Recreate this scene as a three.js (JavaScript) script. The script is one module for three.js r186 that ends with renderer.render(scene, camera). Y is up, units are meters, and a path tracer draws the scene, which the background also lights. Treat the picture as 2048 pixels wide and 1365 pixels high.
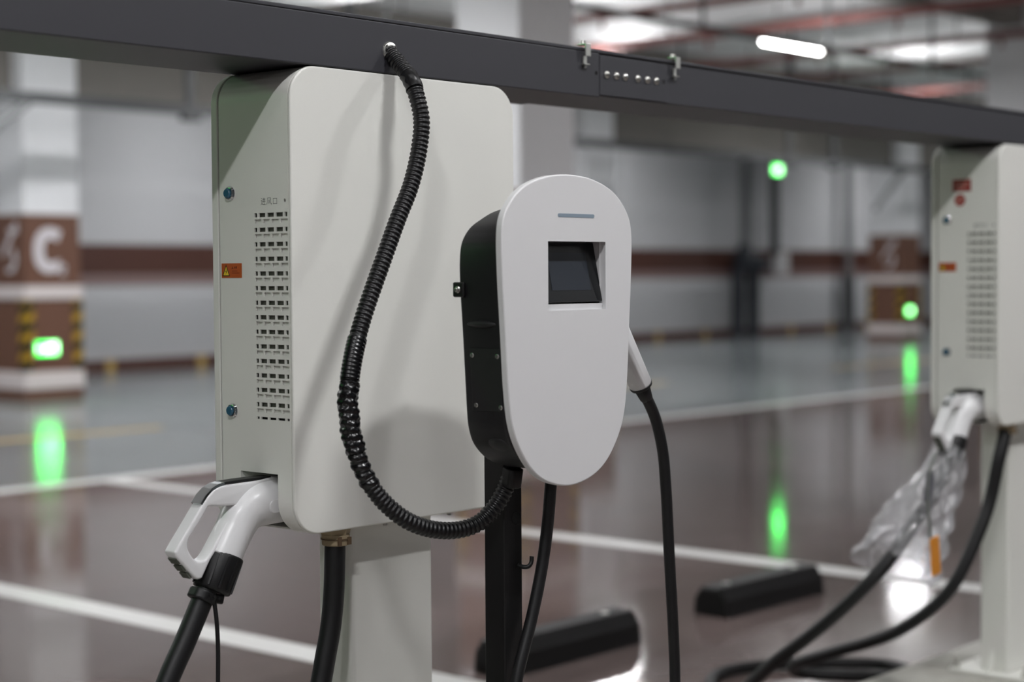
import * as THREE from 'three';
import { RoundedBoxGeometry } from 'three/addons/geometries/RoundedBoxGeometry.js';
import { TextGeometry } from 'three/addons/geometries/TextGeometry.js';
import { FontLoader } from 'three/addons/loaders/FontLoader.js';
import { mergeGeometries, mergeVertices, toCreasedNormals } from 'three/addons/utils/BufferGeometryUtils.js';
import { RectAreaLightUniformsLib } from 'three/addons/lights/RectAreaLightUniformsLib.js';

// ---------------------------------------------------------------- camera, exposure, light levels
RectAreaLightUniformsLib.init();
const scene = new THREE.Scene();
scene.background = new THREE.Color(0x000000);
const camera = new THREE.PerspectiveCamera(2 * Math.atan(682.5 / 3473) * 180 / Math.PI, 2048 / 1365, 0.1, 200);
{
  const yaw = THREE.MathUtils.degToRad(41.5), pitch = THREE.MathUtils.degToRad(-2.28), roll = THREE.MathUtils.degToRad(-0.39);
  const f = new THREE.Vector3(Math.cos(yaw) * Math.cos(pitch), Math.sin(pitch), -Math.sin(yaw) * Math.cos(pitch));
  camera.position.set(0, 1.4, 0);
  camera.lookAt(camera.position.clone().add(f));
  camera.rotateZ(roll);
  camera.focus = 3.2;
  camera.userData.fStop = 2.0;
}
const renderer = new THREE.WebGLRenderer({ antialias: true });
renderer.toneMapping = THREE.LinearToneMapping;
renderer.toneMappingExposure = 1.75;
renderer.shadowMap.enabled = true;
const LAMP = 150;                 // brightness of one LED batten, all the same
const LAMP_TINT = 0xfdfdff;

// ---------------------------------------------------------------- helpers
const used = new Map();
function numbered(name) {
  const n = used.get(name) ?? 0; used.set(name, n + 1);
  return n ? `${name}_${String(n).padStart(3, '0')}` : name;
}
function thing(name, label, category, at = [0, 0, 0], group) {
  const o = new THREE.Group(); o.name = numbered(name); o.position.set(...at); scene.add(o);
  o.userData = { label, category }; if (group) o.userData.group = group;
  o.userData.origin = at;
  return o;
}
function struct(name, at = [0, 0, 0], label) {
  const o = new THREE.Group(); o.name = name; o.position.set(...at); scene.add(o);
  o.userData = { kind: 'structure' }; if (label) o.userData.label = label;
  o.userData.origin = at;
  return o;
}
const originOf = (o) => { while (o && !o.userData.origin) o = o.parent; return o ? o.userData.origin : [0, 0, 0]; };
// geometry is given in world metres and moved into the thing's own frame
function part(parent, name, geo, mat, label) {
  const o = originOf(parent);
  if (Array.isArray(geo)) geo = merge(geo);
  geo.translate(-o[0], -o[1], -o[2]);
  const m = new THREE.Mesh(geo, mat); m.name = name; m.castShadow = m.receiveShadow = true;
  if (label) m.userData.label = label;
  parent.add(m); return m;
}
function merge(list) {
  const l = list.map((g) => { const n = g.index ? g.toNonIndexed() : g; for (const k of Object.keys(n.attributes)) if (!['position', 'normal', 'uv'].includes(k)) n.deleteAttribute(k); return n; });
  return mergeGeometries(l);
}
function box(x0, x1, y0, y1, z0, z1, bevel = 0) {
  const w = Math.abs(x1 - x0), h = Math.abs(y1 - y0), d = Math.abs(z1 - z0);
  const g = bevel ? new RoundedBoxGeometry(w, h, d, 2, Math.min(bevel, w / 2.01, h / 2.01, d / 2.01)) : new THREE.BoxGeometry(w, h, d);
  g.translate((x0 + x1) / 2, (y0 + y1) / 2, (z0 + z1) / 2); return g;
}
const V = (x, y, z) => new THREE.Vector3(x, y, z);
function cyl(a, b, r0, r1 = r0, seg = 20, bevel = 0) {
  a = V(...a); b = V(...b); const d = b.clone().sub(a), L = d.length();
  let g;
  if (bevel) {
    const e = Math.min(bevel, r0 * 0.9, r1 * 0.9, L / 2.1);
    g = new THREE.LatheGeometry([[0, -L / 2], [r0 - e, -L / 2], [r0 - e * 0.3, -L / 2 + e * 0.3], [r0, -L / 2 + e], [r1, L / 2 - e], [r1 - e * 0.3, L / 2 - e * 0.3], [r1 - e, L / 2], [0, L / 2]].map((p) => new THREE.Vector2(...p)), seg);
    g = toCreasedNormals(g, 0.9);
  } else g = new THREE.CylinderGeometry(r1, r0, L, seg);
  g.applyQuaternion(new THREE.Quaternion().setFromUnitVectors(V(0, 1, 0), d.normalize()));
  g.translate((a.x + b.x) / 2, (a.y + b.y) / 2, (a.z + b.z) / 2); return g;
}
const curve = (pts) => new THREE.CatmullRomCurve3(pts.map((p) => V(...p)), false, 'centripetal');
// tube whose radius and wobble follow functions of arc length fraction and angle
function sweep(pts, radius, seg = 200, rad = 14) {
  const c = pts.getPointAt ? pts : curve(pts), fr = c.computeFrenetFrames(seg, false);
  const P = [], U = [], I = [], L = c.getLength();
  for (let i = 0; i <= seg; i++) {
    const u = i / seg, p = c.getPointAt(u), n = fr.normals[i], b = fr.binormals[i];
    for (let j = 0; j <= rad; j++) {
      const a = j / rad * Math.PI * 2, r = typeof radius === 'function' ? radius(u * L, a, u) : radius;
      P.push(p.x + (n.x * Math.cos(a) + b.x * Math.sin(a)) * r, p.y + (n.y * Math.cos(a) + b.y * Math.sin(a)) * r, p.z + (n.z * Math.cos(a) + b.z * Math.sin(a)) * r);
      U.push(u * L, j / rad * 0.1);
      if (i < seg && j < rad) { const q = i * (rad + 1) + j; I.push(q, q + 1, q + rad + 1, q + 1, q + rad + 2, q + rad + 1); }
    }
  }
  // end caps
  for (const e of [0, seg]) {
    const p = c.getPointAt(e / seg), k = P.length / 3; P.push(p.x, p.y, p.z); U.push(0, 0);
    for (let j = 0; j < rad; j++) { const q = e * (rad + 1) + j; e ? I.push(k, q, q + 1) : I.push(k, q + 1, q); }
  }
  const g = new THREE.BufferGeometry();
  g.setAttribute('position', new THREE.Float32BufferAttribute(P, 3)); g.setAttribute('uv', new THREE.Float32BufferAttribute(U, 2)); g.setIndex(I);
  g.computeVertexNormals();
  // weld the seam of the normals
  const N = g.attributes.normal;
  for (let i = 0; i <= seg; i++) { const a = i * (rad + 1), b = a + rad; const x = N.getX(a) + N.getX(b), y = N.getY(a) + N.getY(b), z = N.getZ(a) + N.getZ(b), l = Math.hypot(x, y, z) || 1; N.setXYZ(a, x / l, y / l, z / l); N.setXYZ(b, x / l, y / l, z / l); }
  return g;
}
// outline in (x, y) drawn out along z
function extrude(shape, z0, z1, bevel = 0, seg = 10, bseg = 3) {
  const g = new THREE.ExtrudeGeometry(shape, { depth: z1 - z0 - 2 * bevel, bevelEnabled: bevel > 0, bevelThickness: bevel, bevelSize: bevel, bevelOffset: -bevel, bevelSegments: bseg, curveSegments: seg });
  g.translate(0, 0, z0 + bevel); return g;
}
const poly = (pts) => { const s = new THREE.Shape(); pts.forEach((p, i) => i ? s.lineTo(p[0], p[1]) : s.moveTo(p[0], p[1])); s.closePath(); return s; };
const holePath = (pts) => { const s = new THREE.Path(); pts.forEach((p, i) => i ? s.lineTo(p[0], p[1]) : s.moveTo(p[0], p[1])); s.closePath(); return s; };
function rrPts(x0, x1, y0, y1, r, n = 10) {
  const o = []; const arc = (cx, cy, a0) => { for (let i = 0; i <= n; i++) { const a = a0 + i / n * Math.PI / 2; o.push([cx + Math.cos(a) * r, cy + Math.sin(a) * r]); } };
  arc(x1 - r, y1 - r, 0); arc(x0 + r, y1 - r, Math.PI / 2); arc(x0 + r, y0 + r, Math.PI); arc(x1 - r, y0 + r, Math.PI * 1.5); return o;
}
const smooth = (pts, n = 90) => new THREE.CatmullRomCurve3(pts.map((p) => V(p[0], p[1], 0)), true, 'centripetal').getPoints(n).slice(0, -1).map((p) => [p.x, p.y]);
// outline in (z, y), drawn out along x from x0 to x1
function extrudeX(shape, x0, x1, bevel = 0) {
  const g = extrude(shape, 0, Math.abs(x1 - x0), bevel);   // (u, v, w) -> u = z, v = y, w = depth
  g.applyMatrix4(new THREE.Matrix4().set(0, 0, -1, Math.max(x0, x1), 0, 1, 0, 0, 1, 0, 0, 0, 0, 0, 0, 1)); return g;
}
let rs = 7; const rnd = () => { rs = (rs * 1664525 + 1013904223) >>> 0; return rs / 4294967296; };

// ---------------------------------------------------------------- textures
function noiseTex(n, cells, gain = 0.55, seed = 1, lo = 0, hi = 255) {      // tiling value noise, several octaves
  let s = seed * 7919 + 13; const r = () => { s = (s * 1664525 + 1013904223) >>> 0; return s / 4294967296; };
  const acc = new Float32Array(n * n); let amp = 1, tot = 0;
  for (const c of cells) {
    const g = new Float32Array(c * c).map(r); tot += amp;
    for (let y = 0; y < n; y++) for (let x = 0; x < n; x++) {
      const fx = x / n * c, fy = y / n * c, ix = Math.floor(fx), iy = Math.floor(fy); let u = fx - ix, v = fy - iy; u = u * u * (3 - 2 * u); v = v * v * (3 - 2 * v);
      const a = g[(iy % c) * c + ix % c], b = g[(iy % c) * c + (ix + 1) % c], d = g[((iy + 1) % c) * c + ix % c], e = g[((iy + 1) % c) * c + (ix + 1) % c];
      acc[y * n + x] += amp * ((a * (1 - u) + b * u) * (1 - v) + (d * (1 - u) + e * u) * v);
    }
    amp *= gain;
  }
  const d = new Uint8Array(n * n * 4);
  for (let i = 0; i < n * n; i++) { const v = lo + (hi - lo) * acc[i] / tot; d[i * 4] = d[i * 4 + 1] = d[i * 4 + 2] = v; d[i * 4 + 3] = 255; }
  const t = new THREE.DataTexture(d, n, n); t.wrapS = t.wrapT = THREE.RepeatWrapping; t.magFilter = THREE.LinearFilter; t.minFilter = THREE.LinearFilter; t.needsUpdate = true; return t;
}
function tinted(src, c0, c1) {                                              // colour map between two sRGB colours
  const a = new THREE.Color(c0), b = new THREE.Color(c1), n = src.image.width, s = src.image.data, d = new Uint8Array(n * n * 4);
  const A = a.clone().convertLinearToSRGB(), B = b.clone().convertLinearToSRGB();
  for (let i = 0; i < n * n; i++) { const t = Math.min(1, Math.max(0, (s[i * 4] / 255 - 0.25) * 2)); for (let k = 0; k < 3; k++) d[i * 4 + k] = 255 * ([A.r, A.g, A.b][k] * (1 - t) + [B.r, B.g, B.b][k] * t); d[i * 4 + 3] = 255; }
  const t = new THREE.DataTexture(d, n, n); t.wrapS = t.wrapT = THREE.RepeatWrapping; t.magFilter = THREE.LinearFilter; t.colorSpace = THREE.SRGBColorSpace; t.needsUpdate = true; return t;
}
const rep = (t, x, y = x) => { const c = t.clone(); c.repeat.set(x, y); c.needsUpdate = true; return c; };
const nCoarse = noiseTex(512, [4, 8, 16, 32, 64, 128], 0.6, 1), nFine = noiseTex(256, [64, 128], 0.7, 3);
function canvasTex(w, h, draw, color = true) {
  const c = document.createElement('canvas'); c.width = w; c.height = h; const g = c.getContext('2d'); draw(g, w, h);
  const t = new THREE.CanvasTexture(c); if (color) t.colorSpace = THREE.SRGBColorSpace; return t;
}

// ---------------------------------------------------------------- materials
const std = (color, roughness, more = {}) => new THREE.MeshStandardMaterial({ color, roughness, ...more });
const phy = (color, roughness, more = {}) => new THREE.MeshPhysicalMaterial({ color, roughness, ...more });
const M = {
  cream: phy(0xe4e4de, 0.42, { bumpMap: rep(nFine, 14), bumpScale: 0.00006 }),
  kioskWhite: phy(0xdcdcdd, 0.38, { bumpMap: rep(nFine, 14), bumpScale: 0.00004 }),
  gunWhite: phy(0xe2e2e3, 0.3),
  filter: std(0x55584f, 0.9), mesh: std(0x83857b, 0.9), dark: std(0x0b0b0c, 0.8),
  blackBody: phy(0x131315, 0.45, { bumpMap: rep(nFine, 20), bumpScale: 0.00008 }),
  blackPost: phy(0x080809, 0.5), rubber: phy(0x0b0b0d, 0.5), conduit: phy(0x0d0d0f, 0.36), tape: phy(0x0b0b0d, 0.25),
  tray: phy(0x37373c, 0.5, { bumpMap: rep(nFine, 6), bumpScale: 0.00005 }),
  zinc: std(0xc9c9c4, 0.28, { metalness: 1 }), zincYellow: std(0xb59a63, 0.4, { metalness: 0.9 }), chrome: std(0xdfe3e4, 0.08, { metalness: 1 }),
  lockBlue: phy(0x2d5f78, 0.25, { clearcoat: 1, clearcoatRoughness: 0.1 }),
  glandTape: std(0x9c8c70, 0.7), glandMark: std(0x5a4630, 0.7),
  screenBezel: phy(0x0a0d10, 0.3), screen: phy(0x20262f, 0.35),
  statusBar: phy(0x8796a3, 0.35),
  hole: std(0x050505, 0.9),
  lane: phy(0xffffff, 0.2, { map: rep(tinted(nCoarse, 0x798082, 0x878d8e), 0.25), roughnessMap: rep(noiseTex(256, [4, 16, 64], 0.6, 8, 150, 255), 0.3), bumpMap: rep(nCoarse, 0.5), bumpScale: 0.0008 }),
  bay: phy(0xffffff, 0.11, { map: rep(tinted(nCoarse, 0x695d5a, 0x796b68), 0.3), roughnessMap: rep(noiseTex(256, [4, 16, 64], 0.6, 5, 120, 255), 0.22), bumpMap: rep(nCoarse, 0.4), bumpScale: 0.0011 }),
  linePaint: phy(0xd6d6d3, 0.35), yellowPaint: phy(0xb99b58, 0.4),
  wall: std(0xc0c1c3, 0.8), wallBrown: std(0x4f2f25, 0.6), wallMauve: std(0x86716e, 0.6), ceiling: std(0xececec, 0.9), beam: std(0x7d7974, 0.9),
  pillarWhite: std(0xe9eaec, 0.6), pillarBrown: std(0x6d4b3b, 0.5), pillarBand: std(0xdcd3d1, 0.55), letter: std(0xd9d4d8, 0.6),
  redPipe: std(0x7a4a45, 0.6), greyPipe: std(0x6d6f70, 0.5), darkPipe: std(0x3f4142, 0.5), valve: std(0x20252d, 0.5), housing: std(0xd0d0d0, 0.5),
  kerb: std(0xb9b8b2, 0.7, { map: rep(tinted(nCoarse, 0xc9c8c3, 0xffffff), 1) }),
  bag: phy(0xf2f2f4, 0.25, { transmission: 0.86, thickness: 0, side: THREE.DoubleSide }),
  orange: std(0xd08420, 0.55), tagGrey: std(0x55565f, 0.5), wire: std(0x6f726e, 0.5),
  glow: new THREE.MeshStandardMaterial({ color: 0xffffff, roughness: 0.5, emissive: 0xffffff, emissiveIntensity: 28 }),
};

// ---------------------------------------------------------------- setting
const X0 = -14, X1 = 52, ZB = -21, ZF = 13, HC = 5.0;
{
  const fl = struct('floor');
  part(fl, 'bay_coating', box(X0, X1, -0.2, 0, -9.9, 2.6), M.bay);
  part(fl, 'lane_coating', box(X0, X1, -0.2, 0, ZB, -9.9), M.lane);
  part(fl, 'lane_coating', box(X0, X1, -0.2, 0, 2.6, ZF), M.lane);
  for (const m of fl.children) {                                  // uv in metres
    const p = m.geometry.attributes.position, uv = m.geometry.attributes.uv; for (let i = 0; i < p.count; i++) uv.setXY(i, p.getX(i), p.getZ(i));
  }
  part(fl, 'lane_edge_line', box(X0, X1, 0, 0.0015, -10.0, -9.82), M.linePaint);
  for (let k = -5; k < 2; k++) { const x = 4.245 + 2.76 * k; part(fl, 'bay_line', box(x - 0.085, x + 0.085, 0, 0.0015, -9.82, -3.2), M.linePaint); }
  for (const [a, b] of [[-6, -2], [0, 3.2], [5.8, 9.75], [13.5, 17.5], [21.5, 25.5]]) part(fl, 'lane_centre_line', box(a, b, 0, 0.0015, -13.0, -12.85), M.yellowPaint);
  part(struct('ceiling'), 'slab', box(X0, X1, HC, HC + 0.25, ZB, ZF), M.ceiling);
  part(struct('wall_back'), 'wall_face', box(X0, X1, 0, HC, ZB - 0.25, ZB), M.wall);
  part(struct('wall_front'), 'wall_face', box(X0, X1, 0, HC, ZF, ZF + 0.25), M.wall);
  part(struct('wall_left'), 'wall_face', box(X0 - 0.25, X0, 0, HC, ZB, ZF), M.wall);
  part(struct('wall_right'), 'wall_face', box(X1, X1 + 0.25, 0, HC, ZB, ZF), M.wall);
  part(struct('trim_1', [0, 0, 0], 'dark brown painted band along the far wall'), 'painted_band', box(X0, X1, 1.40, 1.84, ZB, ZB + 0.01), M.wallBrown);
  part(struct('trim_2', [0, 0, 0], 'mauve stripe under the dark brown wall band'), 'painted_band', box(X0, X1, 1.24, 1.40, ZB, ZB + 0.01), M.wallMauve);
  const bb = struct('baseboard_back');
  part(bb, 'skirting', box(X0, X1, 0, 0.17, ZB, ZB + 0.05), M.wallBrown);
  for (let k = 0; k < 14; k++) part(bb, 'yellow_marker', box(14.85 + k * 1.65, 15.0 + k * 1.65, 0.01, 0.165, ZB + 0.05, ZB + 0.053), M.yellowPaint);
}
const PX = [10.85, 20.7, 30.5], PZ = [-16.8, -9.5];
for (const z of [-16.98, -9.68]) {
  const b = struct('trim_' + (z < -12 ? 3 : 4), [0, 0, 0], 'grey concrete downstand beam spanning the pillars');
  part(b, 'concrete_beam', box(X0, X1, z < -12 ? 3.45 : 4.45, HC, z - 0.3, z - 0.02), M.beam);
}

// ---------------------------------------------------------------- pillars
const font = await new FontLoader().loadAsync('fonts/droid/droid_sans_bold.typeface.json');
const hazard = canvasTex(64, 512, (g, w, h) => { g.fillStyle = '#b08a1e'; g.fillRect(0, 0, w, h); g.fillStyle = '#1d1c18'; for (let k = -1; k < 5; k++) { g.beginPath(); g.moveTo(0, k * 140 + 40); g.lineTo(w, k * 140); g.lineTo(w, k * 140 + 70); g.lineTo(0, k * 140 + 110); g.fill(); } });
const hazardMat = std(0xffffff, 0.5, { map: hazard });
const W = 0.71;
function pillar(x, z, label, letters) {
  const p = thing('pillar', label, 'pillar', [x + W / 2, 0, z - W / 2], 'painted concrete pillars');
  const ring = (name, e, y0, y1, m) => part(p, name, box(x - e, x + W + e, y0, y1, z - W - e, z + e, e > 0.02 ? 0.012 : 0.004), m);
  part(p, 'shaft', box(x, x + W, 2.08, HC, z - W, z), M.pillarWhite);
  ring('brown_panel', 0.006, 1.28, 2.08, M.pillarBrown);
  ring('white_band', 0.03, 1.13, 1.28, M.pillarBand);
  ring('brown_panel', 0.012, 0.32, 1.13, M.pillarBrown);
  ring('white_band', 0.035, 0.12, 0.32, M.pillarBand);
  ring('plinth', 0.02, 0, 0.12, M.pillarBrown);
  for (const [cx, sx, cz, sz] of [[x, 1, z, -1], [x + W, -1, z, -1], [x, 1, z - W, 1]]) {     // hazard corner guards, an angle each
    const e = 0.022, w = 0.1, a = box(cx - sx * e, cx + sx * w, 0.33, 1.12, cz - sz * e, cz - sz * 0.012), b = box(cx - sx * e, cx - sx * 0.012, 0.33, 1.12, cz - sz * e, cz + sz * w);
    part(p, 'corner_guard', [a, b], hazardMat);
  }
  if (letters) {
    if (letters !== 'glyph') {
    const t = new TextGeometry('C', { font, size: 0.46, depth: 0.004, curveSegments: 8, bevelEnabled: true, bevelThickness: 0.001, bevelSize: 0.022, bevelSegments: 1 }); t.computeBoundingBox();
    t.scale(0.9, 1, 1); t.translate(x + 0.1, 1.45, z + 0.006); part(p, 'letter', t, M.letter);
    const t2 = new TextGeometry('2', { font, size: 0.12, depth: 0.006, curveSegments: 6 }); t2.translate(x + 0.44, 1.40, z + 0.006); part(p, 'letter', t2, M.letter);
    }
    const s = (pts, w) => { const c = curve(pts.map(([zz, y]) => [x - 0.012, y, zz])); return sweep(c, w, 24, 6); };
    const q = z + 0.0;
    part(p, 'painted_glyph', [s([[q - 0.14, 1.98], [q - 0.2, 1.9], [q - 0.34, 1.72], [q - 0.42, 1.62]], 0.032), s([[q - 0.12, 1.9], [q - 0.18, 1.89], [q - 0.3, 1.9]], 0.03), s([[q - 0.2, 1.68], [q - 0.18, 1.55], [q - 0.24, 1.46], [q - 0.34, 1.45]], 0.032)].map((g) => { g.translate(-x, 0, 0); g.scale(0.3, 1, 1); g.translate(x - 0.004, 0, 0); return g; }), M.letter);
  }
  return p;
}
pillar(PX[0], PZ[0], 'white and brown pillar lettered C at the left edge', true);
pillar(PX[0], PZ[1], 'nearest tall pillar rising behind the charging box and tray', false);
pillar(PX[1], PZ[0], 'slim looking white pillar just right of the nearest pillar', false);
pillar(PX[2], PZ[0], 'small distant pillar beside the far charging box', 'glyph');
pillar(PX[1], PZ[1], 'white pillar at the top right corner above the tray', false);

// ---------------------------------------------------------------- LED battens on trunking
function lampAt(x, y, z, label, group, L = 1.2, wd = 0.055, up = 0.4) {
  const t = thing('led_batten', label, 'lamp', [x, y, z], group);
  part(t, 'housing', box(x - L / 2, x + L / 2, y, y + 0.042, z - wd / 2 - 0.003, z + wd / 2 + 0.003, 0.008), M.housing);
  part(t, 'upper_diffuser', box(x - L / 2 + 0.02, x + L / 2 - 0.02, y + 0.042, y + 0.046, z - wd / 2, z + wd / 2), M.glow);
  part(t, 'diffuser', (() => { const g = new THREE.CapsuleGeometry(0.024, L - 0.06, 6, 12); g.rotateZ(Math.PI / 2); g.scale(1, 1, wd / 0.055); g.translate(x, y - 0.012, z); return g; })(), M.glow);
  const l = new THREE.RectAreaLight(LAMP_TINT, LAMP, L - 0.04, wd); l.name = 'batten_light'; l.position.set(0, -0.045, 0); l.rotation.x = -Math.PI / 2; l.castShadow = true; t.add(l);
  const k = new THREE.RectAreaLight(LAMP_TINT, LAMP * up, L - 0.04, wd); k.name = 'upper_light'; k.position.set(0, 0.05, 0); k.rotation.x = Math.PI / 2; k.castShadow = true; t.add(k);
  return t;
}
function trunk(z, y, x0, x1, step, label, off = 0.031) {
  const t = thing('lighting_trunking', label, 'trunking', [(x0 + x1) / 2, y + 0.05, z], 'lighting trunking runs');
  part(t, 'rail', box(x0, x1, y - 0.02, y + 0.04, z + off, z + off + 0.052), M.darkPipe);
  for (let x = x0 + 0.6; x < x1; x += step) part(t, 'hanger', cyl([x, y + 0.04, z + off + 0.026], [x, HC, z + off + 0.026], 0.022, 0.022, 8), M.darkPipe);
}
trunk(-10.6, 3.92, 2, 44, 2.47, 'dark lighting trunking with hangers beneath the ceiling carrying the glowing tube');
trunk(-14.1, 3.92, 2, 44, 2.8, 'lighting trunking over the far side of the lane');
for (const x of [0.7, 4.7, 8.7, 16.75, 24.9, 33]) lampAt(x, 3.92, -10.6, x === 16.75 ? 'glowing white LED tube seen above the cable tray' : 'LED tube on the lane trunking out of direct view', 'lane battens');
for (const x of [1.8, 5.8, 9.8, 13.8, 17.85, 25.9, 34]) lampAt(x, 3.92, -14.1, x === 17.85 ? 'LED tube mirrored in the floor beside the wheel stop' : x === 25.9 ? 'LED tube mirrored in the floor under the orange tag' : 'LED tube on the far lane trunking out of view', 'far lane battens');
trunk(-18.7, 4.25, 2, 44, 2.8, 'lighting trunking over the bays along the far wall');
for (let k = 0; k < 4; k++) lampAt(6.2 + k * 9.8, 4.25, -18.7, 'LED tube hidden above the bays along the far wall', 'far wall battens');
trunk(-0.35, 3.92, -6, 22, 2.95, 'lighting trunking above the near charging bays', 0.0685);
trunk(-5.6, 3.92, 0, 30, 2.9, 'lighting trunking above the wheel stops');
for (const x of [5.6, 13.6, 21.6]) lampAt(x, 3.92, -5.6, 'LED tube above the bays with the wheel stops', 'bay battens', 1.2, 0.055, 0.3);
for (const x of [-3.4, -0.5, 2.45, 5.4, 11.3]) lampAt(x, 3.92, -0.35, 'LED tube above the near charging bays', 'near bay battens', 0.5, 0.13, 0.33);
trunk(6.6, 3.92, -6, 22, 3, 'lighting trunking behind the camera');
for (const x of [-3.6, 14.4]) lampAt(x, 3.92, 6.6, 'LED tube behind the camera', 'rear battens');

// ---------------------------------------------------------------- ceiling services
for (const [x, y, r, z0, z1, l] of [[15.6, 4.3, 0.05, -16.6, -4, 'red sprinkler pipe crossing nearest the tall pillar'], [17.7, 4.3, 0.055, -16.6, -4, 'red sprinkler pipe crossing above the glowing tube'], [20.28, 4.3, 0.05, -16.6, -4, 'red sprinkler pipe crossing near the top right pillar'], [23.4, 4.4, 0.045, -16.6, -4, 'farther red sprinkler pipe behind the trunking'], [26.6, 4.4, 0.045, -16.6, -4, 'farthest red sprinkler pipe low behind the tray']]) {
  const t = thing('sprinkler_pipe', l, 'pipe', [x, y, (z0 + z1) / 2], 'red sprinkler pipes');
  part(t, 'pipe', cyl([x, y, z0], [x, y, z1], r, r, 12), M.redPipe);
  for (let z = z0 + 1; z < z1; z += 2.6) { part(t, 'hanger', cyl([x, y + r, z], [x, HC, z], 0.012, 0.012, 6), M.greyPipe); part(t, 'sprinkler_head', cyl([x, y - r - 0.1, z + 0.6], [x, y - r, z + 0.6], 0.03, 0.018, 8), M.redPipe); }
}
for (const [x, l] of [[13.3, 'white air duct under the ceiling near the tall pillar'], [18.55, 'white air duct under the ceiling above the glowing tube']]) {
  const t = thing('air_duct', l, 'duct', [x, 4.6, -11]);
  for (let k = 0; k < 5; k++) part(t, 'duct_section', box(x - 0.4, x + 0.4, 4.5, 4.99, -16.5 + k * 2.4, -14.12 + k * 2.4, 0.01), M.housing);
}
{
  const y = 3.22, z = -15.5;
  const t = thing('pipe_rail', 'long dark pipe rail crossing in front of the far pillars', 'pipe', [20, y, z]);
  part(t, 'rail', box(2, 42, y - 0.055, y + 0.055, z - 0.05, z + 0.05), M.darkPipe);
  for (const x of [12.15, 14.6, 24.4, 25.8, 33]) { part(t, 'hanger', box(x - 0.05, x + 0.05, y, HC, z - 0.03, z + 0.03), M.darkPipe); part(t, 'foot', box(x - 0.1, x + 0.12, y - 0.12, y - 0.05, z - 0.06, z + 0.06), M.darkPipe); }
  for (const x of [10.1, 28.2]) part(t, 'brace', cyl([x, y - 0.04, z], [x - 1.0, y - 0.75, z], 0.05, 0.05, 8), M.greyPipe);
}
{
  const z = -20.7;
  const t = thing('standpipe', 'dark valve set with grey riser and two legs on far wall', 'standpipe', [30.9, 0, z]);
  part(t, 'riser', cyl([30.87, 1.8, z], [30.87, 4.4, z], 0.11, 0.11, 12), M.greyPipe);
  part(t, 'valve_body', [box(30.6, 31.35, 1.36, 1.75, z - 0.15, z + 0.2, 0.08), cyl([30.87, 1.7, z], [30.87, 1.95, z], 0.22, 0.12, 12), cyl([31.3, 1.5, z], [31.75, 1.5, z], 0.1, 0.1, 12)], M.valve);
  for (const x of [30.6, 31.17]) part(t, 'leg', cyl([x, 0, z], [x, 1.45, z], 0.13, 0.13, 12), M.valve);
  const u = thing('sign_pole', 'dark upright conduit under the hanging green sign', 'conduit', [32.0, 0, z]);
  part(u, 'pole', cyl([32.0, 1.75, z], [32.0, HC, z], 0.11, 0.11, 12), M.darkPipe);
  part(u, 'junction_box', box(32.05, 32.4, 1.3, 1.8, z - 0.1, z + 0.12, 0.02), M.housing);
  const d = thing('downpipe', 'thin grey downpipe on the far wall left of small pillar', 'pipe', [35.1, 0, z]);
  part(d, 'pipe', cyl([35.1, 0, z], [35.1, 4.6, z], 0.09, 0.09, 12), M.greyPipe);
  part(d, 'lower_sleeve', cyl([35.1, 0, z], [35.1, 1.3, z], 0.14, 0.14, 12), M.darkPipe);
}

// ---------------------------------------------------------------- green exit signs
const exitTex = canvasTex(256, 128, (g, w, h) => {
  g.fillStyle = '#19d83c'; g.fillRect(0, 0, w, h); g.fillStyle = g.strokeStyle = '#ffffff'; g.lineWidth = 12; g.lineCap = 'round';
  g.beginPath(); g.arc(150, 26, 11, 0, 7); g.fill();                                             // running figure
  for (const l of [[[142, 44], [126, 74]], [[126, 74], [150, 88], [146, 112]], [[126, 74], [108, 94], [88, 96]], [[142, 46], [166, 56], [178, 46]], [[140, 46], [116, 50], [108, 66]]]) { g.beginPath(); l.forEach((p, i) => i ? g.lineTo(...p) : g.moveTo(...p)); g.stroke(); }
  g.lineWidth = 10; g.beginPath(); g.moveTo(196, 110); g.lineTo(196, 18); g.lineTo(238, 18); g.lineTo(238, 110); g.stroke();
  g.beginPath(); g.moveTo(18, 64); g.lineTo(66, 64); g.moveTo(36, 46); g.lineTo(18, 64); g.lineTo(36, 82); g.stroke();
});
const exitMat = new THREE.MeshStandardMaterial({ color: 0x0a3a14, roughness: 0.4, emissive: 0xffffff, emissiveMap: exitTex, emissiveIntensity: 5 });
function exitSign(x, y, z, w, h, turn, label, rod, power = 12) {
  const t = thing('exit_sign', label, 'sign', [x, y, z], 'green exit signs'); t.rotation.y = turn;
  const o = [x, y, z];
  part(t, 'housing', box(o[0] - w / 2 - 0.012, o[0] + w / 2 + 0.012, o[1] - h / 2 - 0.012, o[1] + h / 2 + 0.012, o[2] - 0.02, o[2] + 0.012, 0.006), M.housing);
  const g = new THREE.PlaneGeometry(w, h); g.translate(o[0], o[1], o[2] + 0.0135); part(t, 'lit_face', g, exitMat);
  if (rod) part(t, 'rod', cyl([o[0], o[1] + h / 2, o[2]], [o[0], HC, o[2]], 0.05, 0.05, 8), M.darkPipe);
  const l = new THREE.RectAreaLight(0x30ff58, power, w, h); l.name = 'sign_light'; l.position.set(0, 0, 0.02); l.rotation.y = Math.PI; t.add(l);
  return t;
}
exitSign(11.09, 0.58, -16.765, 0.28, 0.14, 0, 'bright green exit sign low on the lettered pillar', false);
exitSign(30.75, 0.58, -16.765, 0.22, 0.14, 0, 'green exit sign low on the small distant pillar', false);
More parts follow.
